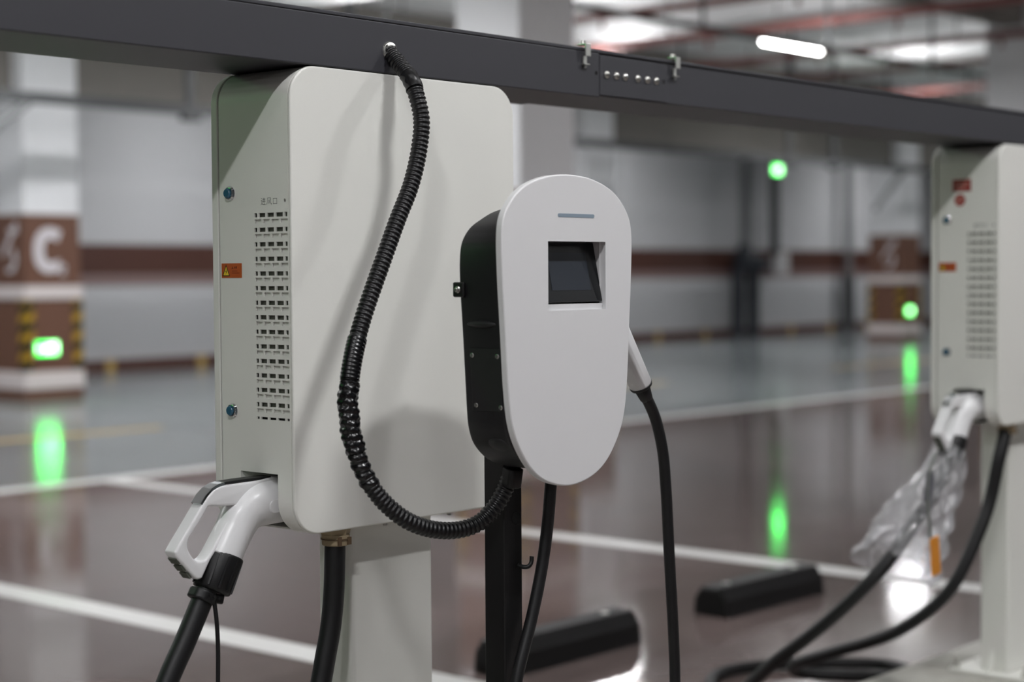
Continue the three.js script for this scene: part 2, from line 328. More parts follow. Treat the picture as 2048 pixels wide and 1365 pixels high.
exitSign(26.6, 3.2, -17.15, 0.26, 0.16, 0, 'green exit sign hanging from a rod before the far wall', true);
exitSign(0.2, 2.3, -4.6, 0.36, 0.16, Math.PI / 2, 'green exit sign to the left of the charging box', true, 8);

// ---------------------------------------------------------------- wheel stops and kerb
const ZS = -4.03;
for (const [x0, x1, l] of [[4.43, 5.19, 'black wheel stop behind the black mounting post'], [5.75, 6.5, 'black wheel stop lying in the bay right of the cables']]) {
  const t = thing('wheel_stop', l, 'wheel stop', [(x0 + x1) / 2, 0, ZS], 'rubber wheel stops');
  const s = poly([[-0.085, 0], [0.085, 0], [0.078, 0.07], [0.045, 0.118], [-0.045, 0.118], [-0.078, 0.07]]);
  const g = extrude(s, 0, x1 - x0, 0.012, 4, 2); g.rotateY(Math.PI / 2); g.translate(x0, 0, ZS);
  part(t, 'body', g, M.rubber);
  for (const x of [x0 + 0.12, x1 - 0.12]) part(t, 'anchor_bolt', cyl([x, 0.11, ZS], [x, 0.121, ZS], 0.02, 0.016, 10), M.zinc);
}
const KY = 0.14;
{
  const t = thing('concrete_kerb', 'pale concrete kerb carrying the charging boxes', 'kerb', [8, 0, -2.2]);
  for (let k = 0; k < 16; k++) part(t, 'kerb_block', box(-4 + k * 1.5 + 0.003, -4 + (k + 1) * 1.5 - 0.003, 0, KY, -2.7, -1.7, 0.012), M.kerb);
}

// ---------------------------------------------------------------- charging station (box on a column)
const BX0 = 2.044, BX1 = 2.639, BY0 = 0.930, BY1 = 1.7705, BR = 0.060;
const BZF = -2.3263, BZR = -2.547;
const SX0 = -2.474, SX1 = -2.371, SY = 1.0395;          // connector slot in the left side
const TH = 0.003;
function vents() {                                       // [z0, z1, y0, y1, deep]
  const o = [], z0 = -2.427, u = 1.0e-4, v = 6.57e-5;
  for (let i = 0; i < 15; i++) {
    const y = 1.509 - 0.02626 * i, last = i === 14;
    for (const [a, b] of [[0, 75], [120, 300], [345, 535], [580, 775], [820, 895]]) o.push([z0 + a * u, z0 + b * u, y - (last ? 70 : 118) * v, y, last ? 2 : 1]);
    if (!last) for (const [a, b] of [[5, 190], [235, 420], [465, 660], [705, 900]]) o.push([z0 + a * u, z0 + b * u, y - 285 * v, y - 175 * v, 0]);
  }
  return o;
}
const stickerTex = canvasTex(256, 120, (g, w, h) => {
  g.fillStyle = '#b4521f'; g.fillRect(0, 0, w, h);
  g.fillStyle = '#2a2210'; g.beginPath(); g.moveTo(58, 8); g.lineTo(106, 106); g.lineTo(10, 106); g.fill();
  g.fillStyle = '#e8c832'; g.beginPath(); g.moveTo(58, 26); g.lineTo(94, 99); g.lineTo(22, 99); g.fill();
  g.fillStyle = '#2a2210'; g.beginPath(); g.moveTo(64, 44); g.lineTo(48, 72); g.lineTo(57, 72); g.lineTo(52, 94); g.lineTo(68, 66); g.lineTo(59, 66); g.fill();
  g.fillStyle = '#6a220c'; g.beginPath(); g.moveTo(140, 24); g.lineTo(152, 46); g.lineTo(128, 46); g.fill(); g.fillRect(164, 27, 12, 16); g.fillRect(182, 25, 14, 18);
  g.fillStyle = '#8a3814'; g.fillRect(132, 60, 70, 7); g.fillRect(132, 76, 96, 8);
});
const stickerMat = std(0xffffff, 0.5, { map: stickerTex });
const inletTex = canvasTex(420, 140, (g, w, h) => {      // the three characters for air inlet, then a dot beside them
  g.fillStyle = '#e4e4de'; g.fillRect(0, 0, w, h); g.strokeStyle = '#23251f'; g.lineWidth = 8; g.lineCap = 'butt';
  const L = (l) => { g.beginPath(); l.forEach((p, i) => i ? g.lineTo(...p) : g.moveTo(...p)); g.stroke(); };
  // first character
  L([[14, 18], [28, 34]]); L([[8, 58], [30, 58], [26, 104]]); L([[6, 124], [26, 106], [50, 120], [118, 122]]);
  L([[46, 36], [114, 36]]); L([[40, 68], [118, 68]]); L([[66, 14], [64, 72], [50, 108]]); L([[94, 14], [94, 110]]);
  // second character
  L([[164, 20], [162, 80], [146, 126]]); L([[164, 20], [242, 20], [244, 90], [258, 122], [266, 104]]); L([[186, 44], [228, 112]]); L([[228, 42], [180, 114]]);
  // third character
  L([[304, 30], [304, 122]]); L([[304, 32], [392, 32], [392, 120]]); L([[304, 112], [392, 112]]);
});
const inletMat = phy(0xffffff, 0.42, { map: inletTex });
const redTex = canvasTex(128, 128, (g, w, h) => { g.fillStyle = '#8e2018'; g.fillRect(0, 0, w, h); g.fillStyle = '#c58e86'; g.fillRect(14, 30, 100, 14); g.fillRect(14, 62, 100, 14); g.fillRect(14, 92, 70, 12); });
const redMat = std(0xffffff, 0.5, { map: redTex });
function planeOnSide(z0, z1, y0, y1, e = 0.0006) {       // a sheet on the left side, facing -x
  const g = new THREE.BoxGeometry(Math.abs(z1 - z0), y1 - y0, e); g.rotateY(-Math.PI / 2); g.translate(BX0 - e / 2, (y0 + y1) / 2, (z0 + z1) / 2); return g;
}
function station(label) {
  const t = thing('charging_box', label, 'charger', [2.3405, KY, -2.43], 'column mounted charging boxes');
  const r = rrPts(BX0, BX1, BY0, BY1, BR, 12);
  // front cover with the wrap-round body behind it
  part(t, 'front_cover', toCreasedNormals(extrude(poly(r), -2.334, BZF, 0.0035, 12, 4), 0.15), M.cream);
  part(t, 'rear_cover', toCreasedNormals(extrude(poly(r), BZR, -2.5295, 0.002, 12, 4), 0.15), M.cream);
  part(t, 'seam', extrude(poly(rrPts(BX0 + 0.009, BX1 - 0.009, BY0 + 0.009, BY1 - 0.009, BR - 0.009, 12)), -2.53, -2.523), M.cream);
  // C shaped wall: all but the flat left side; the middle slice also leaves out the lower left corner
  const cShape = (cut) => {
    const n = 14, a = (cx, cy, rr, a0, a1) => { const o = []; for (let i = 0; i <= n; i++) { const q = a0 + (a1 - a0) * i / n; o.push([cx + Math.cos(q) * rr, cy + Math.sin(q) * rr]); } return o; };
    const side = (e) => { const rr = BR - e; const o = []; if (!cut) o.push(...a(BX0 + BR, BY0 + BR, rr, Math.PI, 1.5 * Math.PI)); else o.push([BX0 + BR, BY0 + e]); o.push(...a(BX1 - BR, BY0 + BR, rr, 1.5 * Math.PI, 2 * Math.PI), ...a(BX1 - BR, BY1 - BR, rr, 0, Math.PI / 2), ...a(BX0 + BR, BY1 - BR, rr, Math.PI / 2, Math.PI)); return o; };
    return poly([...side(0), ...side(TH).reverse()]);
  };
  const full = cShape(false), cut = cShape(true);
  part(t, 'body_wall', toCreasedNormals(merge([extrude(full, -2.5245, SX0), extrude(cut, SX0, SX1), extrude(full, SX1, -2.334)]), 0.5), M.cream);
  // left side sheet with louvre openings and the connector slot
  const s = poly([[-2.5245, BY0 + BR], [SX0, BY0 + BR], [SX0, SY], [SX1, SY], [SX1, BY0 + BR], [-2.334, BY0 + BR], [-2.334, BY1 - BR], [-2.5245, BY1 - BR]]);
  const vs = vents();
  for (const [a, b, c, d] of vs) s.holes.push(holePath([[a, c], [a, d], [b, d], [b, c]]));
  const dotHole = []; for (let k = 0; k < 12; k++) dotHole.push([-2.344 + 0.0026 * Math.cos(-k / 12 * 6.2832), 1.5293 + 0.0036 * Math.sin(-k / 12 * 6.2832)]);
  s.holes.push(holePath(dotHole));
  const side = part(t, 'side_panel', extrudeX(s, BX0, BX0 + TH), M.cream);
  part(side, 'louvre_backing', vs.filter((q) => q[4] === 0).map(([a, b, c, d]) => box(BX0 + TH + 0.0012, BX0 + TH + 0.0022, c - 0.001, d + 0.001, a - 0.001, b + 0.001)), M.cream);
  part(side, 'dust_filter', box(BX0 + 0.0085, BX0 + 0.0105, 1.152, 1.512, -2.431, -2.333), M.mesh);
  part(side, 'dark_backing', box(BX0 + 0.0065, BX0 + 0.008, 1.1355, 1.1435, -2.431, -2.333), M.dark);
  part(side, 'indicator_hole', box(BX0 + 0.002, BX0 + 0.0029, 1.525, 1.534, -2.348, -2.34), M.dark);
  part(t, 'air_inlet_lettering', planeOnSide(-2.4085, -2.3615, 1.5215, 1.5375, 0.0003), inletMat);
  part(t, 'warning_sticker', planeOnSide(-2.5206, -2.4636, 1.3925, 1.4192), stickerMat, 'orange sticker with yellow high voltage triangle');
  for (const y of [1.547, 1.149]) {
    const l = part(t, 'lock', cyl([BX0 + 0.001, y, -2.494], [BX0 - 0.0055, y, -2.494], 0.0138, 0.0122, 24, 0.002), M.chrome, 'chrome cam lock with blue face');
    part(l, 'lock_face', cyl([BX0 - 0.005, y, -2.494], [BX0 - 0.0105, y, -2.494], 0.0095, 0.0082, 20, 0.002), M.lockBlue);
  }
  // slot lining
  const wallIn = (() => { const o = [[BX0 + TH, SY], [BX0 + TH, BY0 + BR]]; for (let k = 1; k <= 8; k++) { const a = Math.PI + k / 8 * Math.PI / 2; o.push([BX0 + BR + Math.cos(a) * (BR - TH), BY0 + BR + Math.sin(a) * (BR - TH)]); } o.push([BX0 + 0.12, BY0 + TH], [BX0 + 0.12, SY]); return poly(o); })();
  part(t, 'slot_lining', [box(BX0 + TH, BX0 + 0.12, SY, SY + 0.002, SX0, SX1), extrude(wallIn, SX0 - 0.002, SX0), extrude(wallIn, SX1, SX1 + 0.002), box(BX0 + 0.118, BX0 + 0.12, BY0 + 0.004, SY, SX0, SX1)], M.cream);
  part(t, 'socket', cyl([BX0 + 0.085, 0.985, -2.4225], [BX0 + 0.119, 0.985, -2.4225], 0.046, 0.046, 24, 0.003), M.blackBody);
  // column, foot and fixings
  part(t, 'column', box(2.2298, 2.4513, KY + 0.008, BY0 + 0.001, -2.475, -2.38, 0.012), M.cream);
  part(t, 'base_plate', box(2.19, 2.49, KY, KY + 0.01, -2.56, -2.30, 0.003), M.cream);
  for (const [x, z] of [[2.21, -2.545], [2.47, -2.545], [2.21, -2.315], [2.47, -2.315]]) part(t, 'anchor_bolt', [cyl([x, KY + 0.01, z], [x, KY + 0.022, z], 0.013, 0.013, 6), cyl([x, KY + 0.022, z], [x, KY + 0.04, z], 0.006, 0.006, 8)], M.zinc);
  for (const [x, z] of [[2.228, -2.43], [2.453, -2.43]]) { const k = x < 2.3 ? -1 : 1; const g = extrude(poly([[0, 0], [k * 0.035, 0], [0, 0.07]].sort((a, b) => 0)), z - 0.004, z + 0.004); g.translate(x, KY + 0.01, 0); part(t, 'gusset', g, M.cream); }
  for (const x of [2.285, 2.46, 2.56]) part(t, 'bottom_screw', cyl([x, BY0 - 0.007, -2.345], [x, BY0, -2.345], 0.0045, 0.0045, 8), M.zinc);
  const gl = part(t, 'cable_gland', [cyl([2.172, BY0 - 0.012, -2.36], [2.172, BY0 + 0.001, -2.36], 0.027, 0.03, 6, 0.001), cyl([2.172, BY0 - 0.032, -2.36], [2.172, BY0 - 0.011, -2.36], 0.0255, 0.0265, 20, 0.003)], M.glandTape, 'tape wrapped cable gland');
  part(gl, 'gland_band', [cyl([2.172, BY0 - 0.0205, -2.36], [2.172, BY0 - 0.0185, -2.36], 0.0278, 0.0278, 20), box(2.155, 2.163, BY0 - 0.03, BY0 - 0.014, -2.3365, -2.333), box(2.178, 2.187, BY0 - 0.03, BY0 - 0.016, -2.337, -2.333)], M.glandMark);
  return t;
}
const DX = 2.76;
const st1 = station('large cream charging box in the foreground with air vents');
const st2 = st1.clone(); st2.name = numbered('charging_box'); scene.add(st2); st2.position.x += DX;
st2.userData = { ...st1.userData, label: 'blurred cream charging box at the right edge with red sticker', origin: [2.3405 + DX, KY, -2.43] };
{
  const g = planeOnSide(-2.476, -2.416, 1.632, 1.668); g.translate(DX, 0, 0); part(st2, 'red_sticker', g, redMat, 'red rectangular sticker');
  const c = cyl([BX0 + DX, 1.606, -2.452], [BX0 + DX - 0.0008, 1.606, -2.452], 0.018, 0.018, 20); part(st2, 'round_sticker', c, redMat, 'small round red sticker');
}

// ---------------------------------------------------------------- white charging gun in the slot, with its hose back to the gland
function gun(label, hose, name = 'charging_gun') {
  const z = -2.4225;
  const t = thing(name, label, 'charging gun', [1.99, 0.93, z], 'white charging guns');
  const ax = [[2.128, 0.986, z], [2.09, 0.986, z], [2.052, 0.985, z], [2.026, 0.981, z], [2.003, 0.967, z], [1.983, 0.940, z], [1.9535, 0.8945, z]];
  part(t, 'gun_body', sweep(ax, (s, a, u) => 0.0425 - 0.0075 * Math.min(1, Math.max(0, (u - 0.4) / 0.32)), 60, 28), M.gunWhite);
  const outer = smooth([[2.075, 1.0285], [2.02, 1.0275], [1.968, 1.0268], [1.944, 1.0255], [1.93, 1.021], [1.917, 1.0125], [1.9057, 1.0005], [1.874, 0.962], [1.8455, 0.927], [1.8415, 0.9205], [1.8435, 0.914], [1.864, 0.891], [1.884, 0.8705], [1.8905, 0.867], [1.899, 0.868], [1.905, 0.876], [1.921, 0.9], [1.955, 0.93], [2.01, 0.97], [2.06, 1.0]], 170);
  const sh = poly(outer);
  sh.holes.push(holePath(smooth([[1.914, 0.9905], [1.9155, 0.9918], [1.945, 0.9895], [1.978, 0.987], [1.9765, 0.985], [1.945, 0.945], [1.91, 0.9015], [1.9, 0.8985], [1.887, 0.9005], [1.874, 0.9155], [1.8695, 0.9265], [1.871, 0.938], [1.89, 0.961]], 80)));
  part(t, 'handle', toCreasedNormals(extrude(sh, z - 0.0155, z + 0.0155, 0.0045, 6, 5), 0.35), M.gunWhite);
  // chrome trim over the upper corner, dark latch strip behind it
  const arcPts = [[1.901, 0.997], [1.9125, 1.0105], [1.9255, 1.0205], [1.94, 1.0265], [1.956, 1.029]];
  const strip = (pts, th, w) => { const up = [], dn = []; pts.forEach((p, i) => { const a = pts[Math.max(0, i - 1)], b = pts[Math.min(pts.length - 1, i + 1)], l = Math.hypot(b[0] - a[0], b[1] - a[1]); const n = [-(b[1] - a[1]) / l, (b[0] - a[0]) / l]; up.push([p[0] + n[0] * th, p[1] + n[1] * th]); dn.push([p[0] - n[0] * th, p[1] - n[1] * th]); }); return extrude(poly([...dn, ...up.reverse()]), z - w, z + w, 0.0008, 2, 2); };
  part(t, 'chrome_trim', strip(arcPts, 0.003, 0.0135), M.chrome, 'chrome trim on the handle corner');
  part(t, 'latch_strip', strip([[1.953, 1.0293], [1.99, 1.0303], [2.06, 1.0305]], 0.0025, 0.0135), M.rubber);
  part(t, 'side_screw', cyl([2.02, 1.0145, z + 0.014], [2.02, 1.0145, z + 0.0163], 0.0036, 0.0034, 12), M.hole);
  part(t, 'side_pad', (() => { const s2 = poly(rrPts(2.032, 2.1, 0.969, 0.994, 0.0122, 6)); return extrude(s2, z + 0.038, z + 0.0438, 0.0015, 6, 2); })(), M.gunWhite);
  for (let k = 0; k < 3; k++) { const q = k / 3; part(t, 'grip_slot', (() => { const g = new THREE.BoxGeometry(0.013, 0.004, 0.021); g.rotateZ(-0.87); g.translate(1.8505 + q * 0.036, 0.9035 - q * 0.042, z); return g; })(), M.filter); }
  const capA = V(1.9605, 0.9015, z), capB = V(1.9305, 0.839, z);
  part(t, 'collar', [cyl(capA.toArray(), capB.toArray(), 0.0372, 0.0345, 32, 0.004), ...Array.from({ length: 12 }, (_, k) => { const g = new THREE.BoxGeometry(0.0035, 0.056, 0.003); g.translate(0, 0, 0.0362); g.rotateY(k / 12 * Math.PI * 2 + 0.13); g.applyQuaternion(new THREE.Quaternion().setFromUnitVectors(V(0, 1, 0), capA.clone().sub(capB).normalize())); g.translate((capA.x + capB.x) / 2, (capA.y + capB.y) / 2, z); return g; })], M.rubber, 'black ribbed collar');
  const hz = (pts) => pts;
  part(t, 'hose', sweep(hz(hose), 0.0195, 160, 18), M.rubber, 'thick black charging hose');
  return t;
}
const kz = 2.36 / 2.33, gc = (x, y) => [x * kz, 1.4 + (y - 1.4) * kz, -2.36];
const g1 = gun('white charging gun hung in the slot of foreground box', [[1.934, 0.866, -2.4225], [1.9112, 0.8269, -2.4225], [1.8739, 0.7621, -2.4225], [1.8328, 0.6948, -2.4225], [1.775, 0.57, -2.42], [1.75, 0.42, -2.41], [1.78, 0.26, -2.40], [1.89, 0.18, -2.39], [2.02, 0.23, -2.37], [2.09, 0.4, -2.36], gc(2.086, 0.6), gc(2.1048, 0.6592), gc(2.1152, 0.6985), gc(2.1308, 0.76), gc(2.1391, 0.823), gc(2.1426, 0.8959), [2.172, 0.925, -2.36]]);
{
  const z = -2.4225, d = V(-0.5, -0.86, 0).normalize(), c = V(1.9105, 0.8335, z);
  part(g1, 'hose_clamp', [cyl(c.clone().addScaledVector(d, -0.009).toArray(), c.clone().addScaledVector(d, 0.009).toArray(), 0.0255, 0.0255, 24, 0.003), (() => { const g = new RoundedBoxGeometry(0.022, 0.017, 0.012, 2, 0.004); g.rotateZ(-0.28); g.translate(1.936, 0.826, z + 0.012); return g; })()], M.rubber, 'rubber strap clamp');
  for (const [x, y] of [[1.909, 0.838], [1.918, 0.834], [1.929, 0.83]]) part(g1, 'strap_hole', cyl([x, y, z + 0.0235], [x, y, z + 0.0262], 0.0028, 0.0028, 8), M.hole);
  part(g1, 'signal_wire', sweep([[1.924, 0.83, z + 0.015], [1.9262, 0.8115, z + 0.016], [1.929, 0.78, z + 0.017], [1.9305, 0.735, z + 0.017], [1.9295, 0.677, z + 0.017], [1.925, 0.5, z + 0.02], [1.9, 0.3, z + 0.02], [1.88, 0.21, z + 0.01]], 0.0039, 60, 8), M.rubber, 'thin black wire');
  const sc = new THREE.IcosahedronGeometry(0.024, 3), p = sc.attributes.position;
  for (let i = 0; i < p.count; i++) { const v = V(p.getX(i), p.getY(i), p.getZ(i)), n = 1 + 0.22 * Math.sin(v.x * 311 + v.y * 190) * Math.cos(v.z * 260 + v.y * 130); p.setXYZ(i, v.x * n * 1.05, v.y * n * 0.75, v.z * n); }
  sc.computeVertexNormals(); sc.translate(1.829, 0.682, z);
  part(g1, 'film_scrap', sc, M.bag, 'crumpled clear film around the hose');
}
const hose2 = [[1.934, 0.866, -2.4225], [1.9112, 0.8269, -2.4225], [1.84, 0.74, -2.43], [1.73, 0.64, -2.45], [1.62, 0.54, -2.48], [1.56, 0.40, -2.60], [1.57, 0.24, -2.80], [1.72, 0.07, -3.05], [1.98, 0.022, -3.32], [2.16, 0.022, -3.38], [2.42, 0.022, -3.25], [2.60, 0.022, -3.0], [2.50, 0.03, -2.86], [2.30, 0.05, -2.9], [2.13, 0.07, -3.08], [2.05, 0.12, -3.02], [2.0, 0.18, -2.88], [1.965, 0.302, -2.6], [2.005, 0.434, -2.46], [2.079, 0.613, -2.40], [2.115, 0.70, -2.385], [2.13, 0.824, -2.365], [2.155, 0.89, -2.36], [2.172, 0.925, -2.36]];
const g2 = gun('white charging gun in the far box under clear film', hose2);
g2.position.x += DX; g2.userData.origin = [1.99 + DX, 0.93, -2.4225];

// ---------------------------------------------------------------- clear film bag and orange tag on the far gun
{
  const t = thing('plastic_bag', 'crumpled clear plastic bag draped round the far charging gun', 'plastic bag', [4.62, 0.52, -2.44]);
  const path = curve([[4.70, 0.865, -2.43], [4.66, 0.80, -2.43], [4.60, 0.73, -2.435], [4.51, 0.64, -2.445], [4.41, 0.54, -2.46]]);
  part(t, 'film', (() => { const g = sweep(path, (s, a, u) => 0.045 + 0.07 * Math.pow(u, 0.9) + (0.012 * Math.sin(a * 5 + u * 9) + 0.008 * Math.sin(a * 11 - u * 23)) * (0.4 + u), 60, 60); g.setIndex(Array.from(g.index.array).slice(0, 60 * 60 * 6)); return g; })(), M.bag);
  const u = thing('hang_tag', 'orange hang tag dangling under the far charging gun', 'tag', [4.65, 0.49, -2.33]);
  const k = 2.33 / 2.45, q = (x, y, dz = 0) => [x * k, 1.4 + (y - 1.4) * k, -2.33 + dz];
  part(u, 'tag_card', (() => { const a = q(4.613, 0.605), b = q(4.692, 0.498); const g = new RoundedBoxGeometry(0.05, 0.11, 0.004, 2, 0.0018); g.rotateZ(0.12); g.translate((a[0] + b[0]) / 2, (a[1] + b[1]) / 2, -2.33); return g; })(), M.orange);
  part(u, 'cord', sweep([q(4.62, 0.61), q(4.615, 0.66), q(4.605, 0.72), q(4.615, 0.80), q(4.66, 0.86)], 0.005, 40, 8), M.wire);
  part(u, 'grey_label', (() => { const a = q(4.62, 0.76); const g = new RoundedBoxGeometry(0.042, 0.085, 0.004, 2, 0.0018); g.rotateZ(-0.25); g.translate(a[0], a[1], a[2] - 0.004); return g; })(), M.tagGrey);
}

// ---------------------------------------------------------------- overhead cable tray
{
  const y0 = 1.771, y1 = 1.865, zf = -2.3243, zr = -2.548, xs = 2.914;
  const t = thing('cable_tray', 'long dark grey overhead cable tray crossing the picture', 'cable tray', [3.5, y0, -2.43]);
  part(t, 'tray_section', box(-3, xs, y0, y1, zr, zf, 0.0025), M.tray, 'nearer tray length');
  part(t, 'tray_section', box(xs, 12, y0 + 0.003, y1, zr + 0.004, zf - 0.003, 0.0025), M.tray, 'farther tray length');
  part(t, 'lid', box(-3, 2.905, y1, y1 + 0.0075, zr - 0.002, zf + 0.001, 0.002), M.tray);
  part(t, 'lid', box(2.906, 12, y1, y1 + 0.0075, zr - 0.002, zf + 0.001, 0.002), M.tray);
  part(t, 'joint_plate', box(2.918, 3.16, y0 + 0.006, y1 - 0.004, zf - 0.0035, zf - 0.0012, 0.001), M.tray);
  for (const x of [2.9408, 2.9738, 3.0054, 3.0501, 3.0845, 3.1176]) {
    const g = new THREE.SphereGeometry(0.0085, 14, 8, 0, Math.PI * 2, 0, Math.PI / 2); g.scale(1, 0.7, 1); g.rotateX(Math.PI / 2); g.translate(x, 1.8215, zf - 0.001);
    part(t, 'joint_bolt', g, M.zinc, 'bright domed bolt');
  }
  for (const x of [2.9035, 3.1455]) part(t, 'bolt_hole', cyl([x, 1.822, zf - 0.001], [x, 1.822, zf + (x < 2.91 ? 0.0004 : -0.0008)], 0.0045, 0.0045, 12), M.hole);
  for (const x of [2.862, 3.182]) {
    const c = part(t, 'lid_clip', [box(x - 0.009, x + 0.009, y1 + 0.012, y1 + 0.0145, zf - 0.012, zf + 0.012, 0.001), box(x - 0.009, x + 0.009, y1 - 0.012, y1 + 0.0145, zf + 0.010, zf + 0.0125, 0.001), box(x - 0.009, x + 0.009, y1 - 0.030, y1 - 0.0275, zf, zf + 0.010, 0.001), box(x - 0.006, x + 0.006, y1 - 0.03, y1 - 0.01, zf, zf + 0.004, 0.001)], M.zinc, 'zinc hold-down clip');
    part(c, 'clip_screw', [cyl([x, y1 + 0.0145, zf - 0.002], [x, y1 + 0.022, zf - 0.002], 0.007, 0.006, 6), cyl([x, y1 - 0.036, zf + 0.004], [x, y1 - 0.03, zf + 0.004], 0.003, 0.003, 8)], M.zinc);
  }
  part(t, 'conduit_grommet', cyl([2.2887, 1.8127, zf - 0.002], [2.2887, 1.8127, zf + 0.004], 0.0185, 0.0175, 20, 0.0015), M.zinc);
}

// ---------------------------------------------------------------- wall unit on its post
const KX = 2.359, KZ = -1.95;
const half = [[1.5705, 0], [1.569, 0.032], [1.5655, 0.06], [1.556, 0.097], [1.541, 0.13], [1.523, 0.152], [1.503, 0.1685], [1.485, 0.1762], [1.46, 0.1795], [1.40, 0.1782], [1.30, 0.1715], [1.20, 0.1645], [1.15, 0.1575], [1.12, 0.1483], [1.09, 0.1315], [1.06, 0.1065], [1.04, 0.078], [1.027, 0.042], [1.0215, 0]];
const kOutline = (inset) => { const o = []; half.forEach(([y, x]) => o.push([x, y])); half.slice(1, -1).reverse().forEach(([y, x]) => o.push([-x, y])); const s = smooth(o, 160), cy = 1.3; return s.map(([x, y]) => { const f = 1 - inset / 0.175, h = 1 - inset / 0.272; return [KX + x * f, cy + (y - cy) * h]; }); };
const bodyHalf = [[1.516, 0], [1.5145, 0.035], [1.511, 0.066], [1.504, 0.0925], [1.4925, 0.119], [1.479, 0.1445], [1.464, 0.160], [1.4475, 0.1695], [1.42, 0.1735], [1.38, 0.1732], [1.30, 0.1675], [1.20, 0.161], [1.15, 0.1575], [1.13, 0.1545], [1.103, 0.1435], [1.0745, 0.113], [1.0575, 0.0705], [1.05, 0.035], [1.0475, 0]];
const bodyOutline = (() => { const o = bodyHalf.map(([y, x]) => [x, y]); bodyHalf.slice(1, -1).reverse().forEach(([y, x]) => o.push([-x, y])); return smooth(o, 140).map(([x, y]) => [KX + x, y]); })();
{
  const t = thing('charging_terminal', 'white rounded charging terminal with small black screen', 'charger', [KX, 1.02, -2.0]);
  t.rotation.z = 0;
  // body: outline drawn back, with rolled rear edge
  part(t, 'body', toCreasedNormals(extrude((() => { const b = poly(bodyOutline); b.holes.push(holePath(rrPts(2.2972 - 0.011, 2.4628 + 0.011, 1.3292 - 0.011, 1.4557 + 0.008, 0.004, 3).reverse())); return b; })(), -2.056, KZ - 0.0135, 0.006, 6, 5), 0.35), M.blackBody, 'black side housing');
  const face = poly(kOutline(0));
  const RX0 = 2.2972, RX1 = 2.4628, RY0 = 1.3292, RY1 = 1.4557;
  face.holes.push(holePath(rrPts(RX0, RX1, RY0, RY1, 0.004, 4).reverse()));
  const bx = [KX - 0.0322, KX + 0.0692], by = 1.4985, bh = 0.0033;
  const fp = part(t, 'front_panel', toCreasedNormals(extrude(face, KZ - 0.0145, KZ, 0.0028, 6, 4), 0.15), M.kioskWhite, 'white front panel');
  part(fp, 'status_light', extrude(poly(rrPts(bx[0], bx[1], by - bh, by + bh, 0.003, 5)), KZ - 0.002, KZ + 0.0005, 0.0002, 4, 1), M.statusBar, 'narrow pale blue status bar');
  // recess lining and the tilted display
  const D = 0.046;
  part(fp, 'recess_lining', [box(RX0, RX1, RY0 - 0.0005, RY0 + 0.0135, KZ - D, KZ - 0.0085), box(RX0 - 0.003, RX0 - 0.0005, RY0, RY1, KZ - D, KZ - 0.006), box(RX1 + 0.0005, RX1 + 0.003, RY0, RY1, KZ - D, KZ - 0.006), box(RX0, RX1, RY1 + 0.0005, RY1 + 0.003, KZ - D, KZ - 0.006), box(RX0, RX1, RY0 - 0.003, RY0 - 0.0005, KZ - D, KZ - 0.006), box(RX0, RX1, RY0, RY1, KZ - D - 0.003, KZ - D)], M.kioskWhite);
  const tilt = -0.2, cx = 2.380, cy2 = 1.3985, cz = KZ - 0.0235, tiltG = (g) => { g.rotateX(tilt); g.translate(cx, cy2, cz); return g; };
  const sb = part(t, 'display', tiltG(new RoundedBoxGeometry(0.165, 0.108, 0.008, 2, 0.002)), M.screenBezel, 'black glass display tilted upwards');
  part(sb, 'display_area', tiltG((() => { const g = new THREE.BoxGeometry(0.108, 0.068, 0.0006); g.translate(0.0, 0.001, 0.0042); return g; })()), M.screen);
  // side details on the left flank
  const X = (y) => { for (let i = 1; i < bodyHalf.length; i++) if (bodyHalf[i][0] <= y && bodyHalf[i - 1][0] >= y) { const f = (y - bodyHalf[i][0]) / (bodyHalf[i - 1][0] - bodyHalf[i][0]); return KX - (bodyHalf[i][1] + (bodyHalf[i - 1][1] - bodyHalf[i][1]) * f); } };
  const lean = (g, y) => { const a = Math.atan2(X(y + 0.02) - X(y - 0.02), 0.04); g.rotateZ(-a); return g; };
  const lip = new THREE.SphereGeometry(1, 24, 12); lip.scale(0.012, 0.0075, 0.036); lean(lip, 1.312); lip.translate(X(1.311) + 0.004, 1.311, -2.008); part(t, 'side_crease', lip, M.blackBody);
  const lip2 = new THREE.SphereGeometry(1, 24, 12); lip2.scale(0.018, 0.0075, 0.028); lip2.rotateZ(-0.75); lip2.translate(X(1.106) + 0.008, 1.102, -1.993); part(t, 'side_crease', lip2, M.blackBody);
  const plate = new RoundedBoxGeometry(0.0025, 0.108, 0.07, 2, 0.001); lean(plate, 1.215); plate.translate(X(1.215) - 0.0002, 1.215, -2.0025); const pl = part(t, 'side_plate', plate, M.blackBody);
  for (const [y, z] of [[1.257, -2.032], [1.2562, -1.974], [1.1705, -2.0285], [1.1685, -1.972]]) {
    part(pl, 'plate_screw', cyl([X(y) - 0.001, y, z], [X(y) - 0.0032, y, z], 0.0042, 0.0036, 12, 0.0005), M.zinc);
  }
  part(t, 'plug_hole', cyl([X(1.157) + 0.001, 1.157, -1.997], [X(1.157) - 0.0008, 1.157, -1.997], 0.0042, 0.0042, 12), M.rubber);
  const ear = part(t, 'mounting_ear', box(X(1.37) - 0.006, X(1.37) + 0.004, 1.357, 1.383, -2.066, -2.040, 0.003), M.blackPost);
  part(ear, 'ear_bolt', [cyl([X(1.37) - 0.006, 1.37, -2.053], [X(1.37) - 0.0095, 1.37, -2.053], 0.0062, 0.0055, 14, 0.0008), cyl([X(1.37) - 0.0095, 1.37, -2.053], [X(1.37) - 0.013, 1.37, -2.053], 0.0038, 0.003, 12, 0.0008)], M.zinc, 'bright bolt');
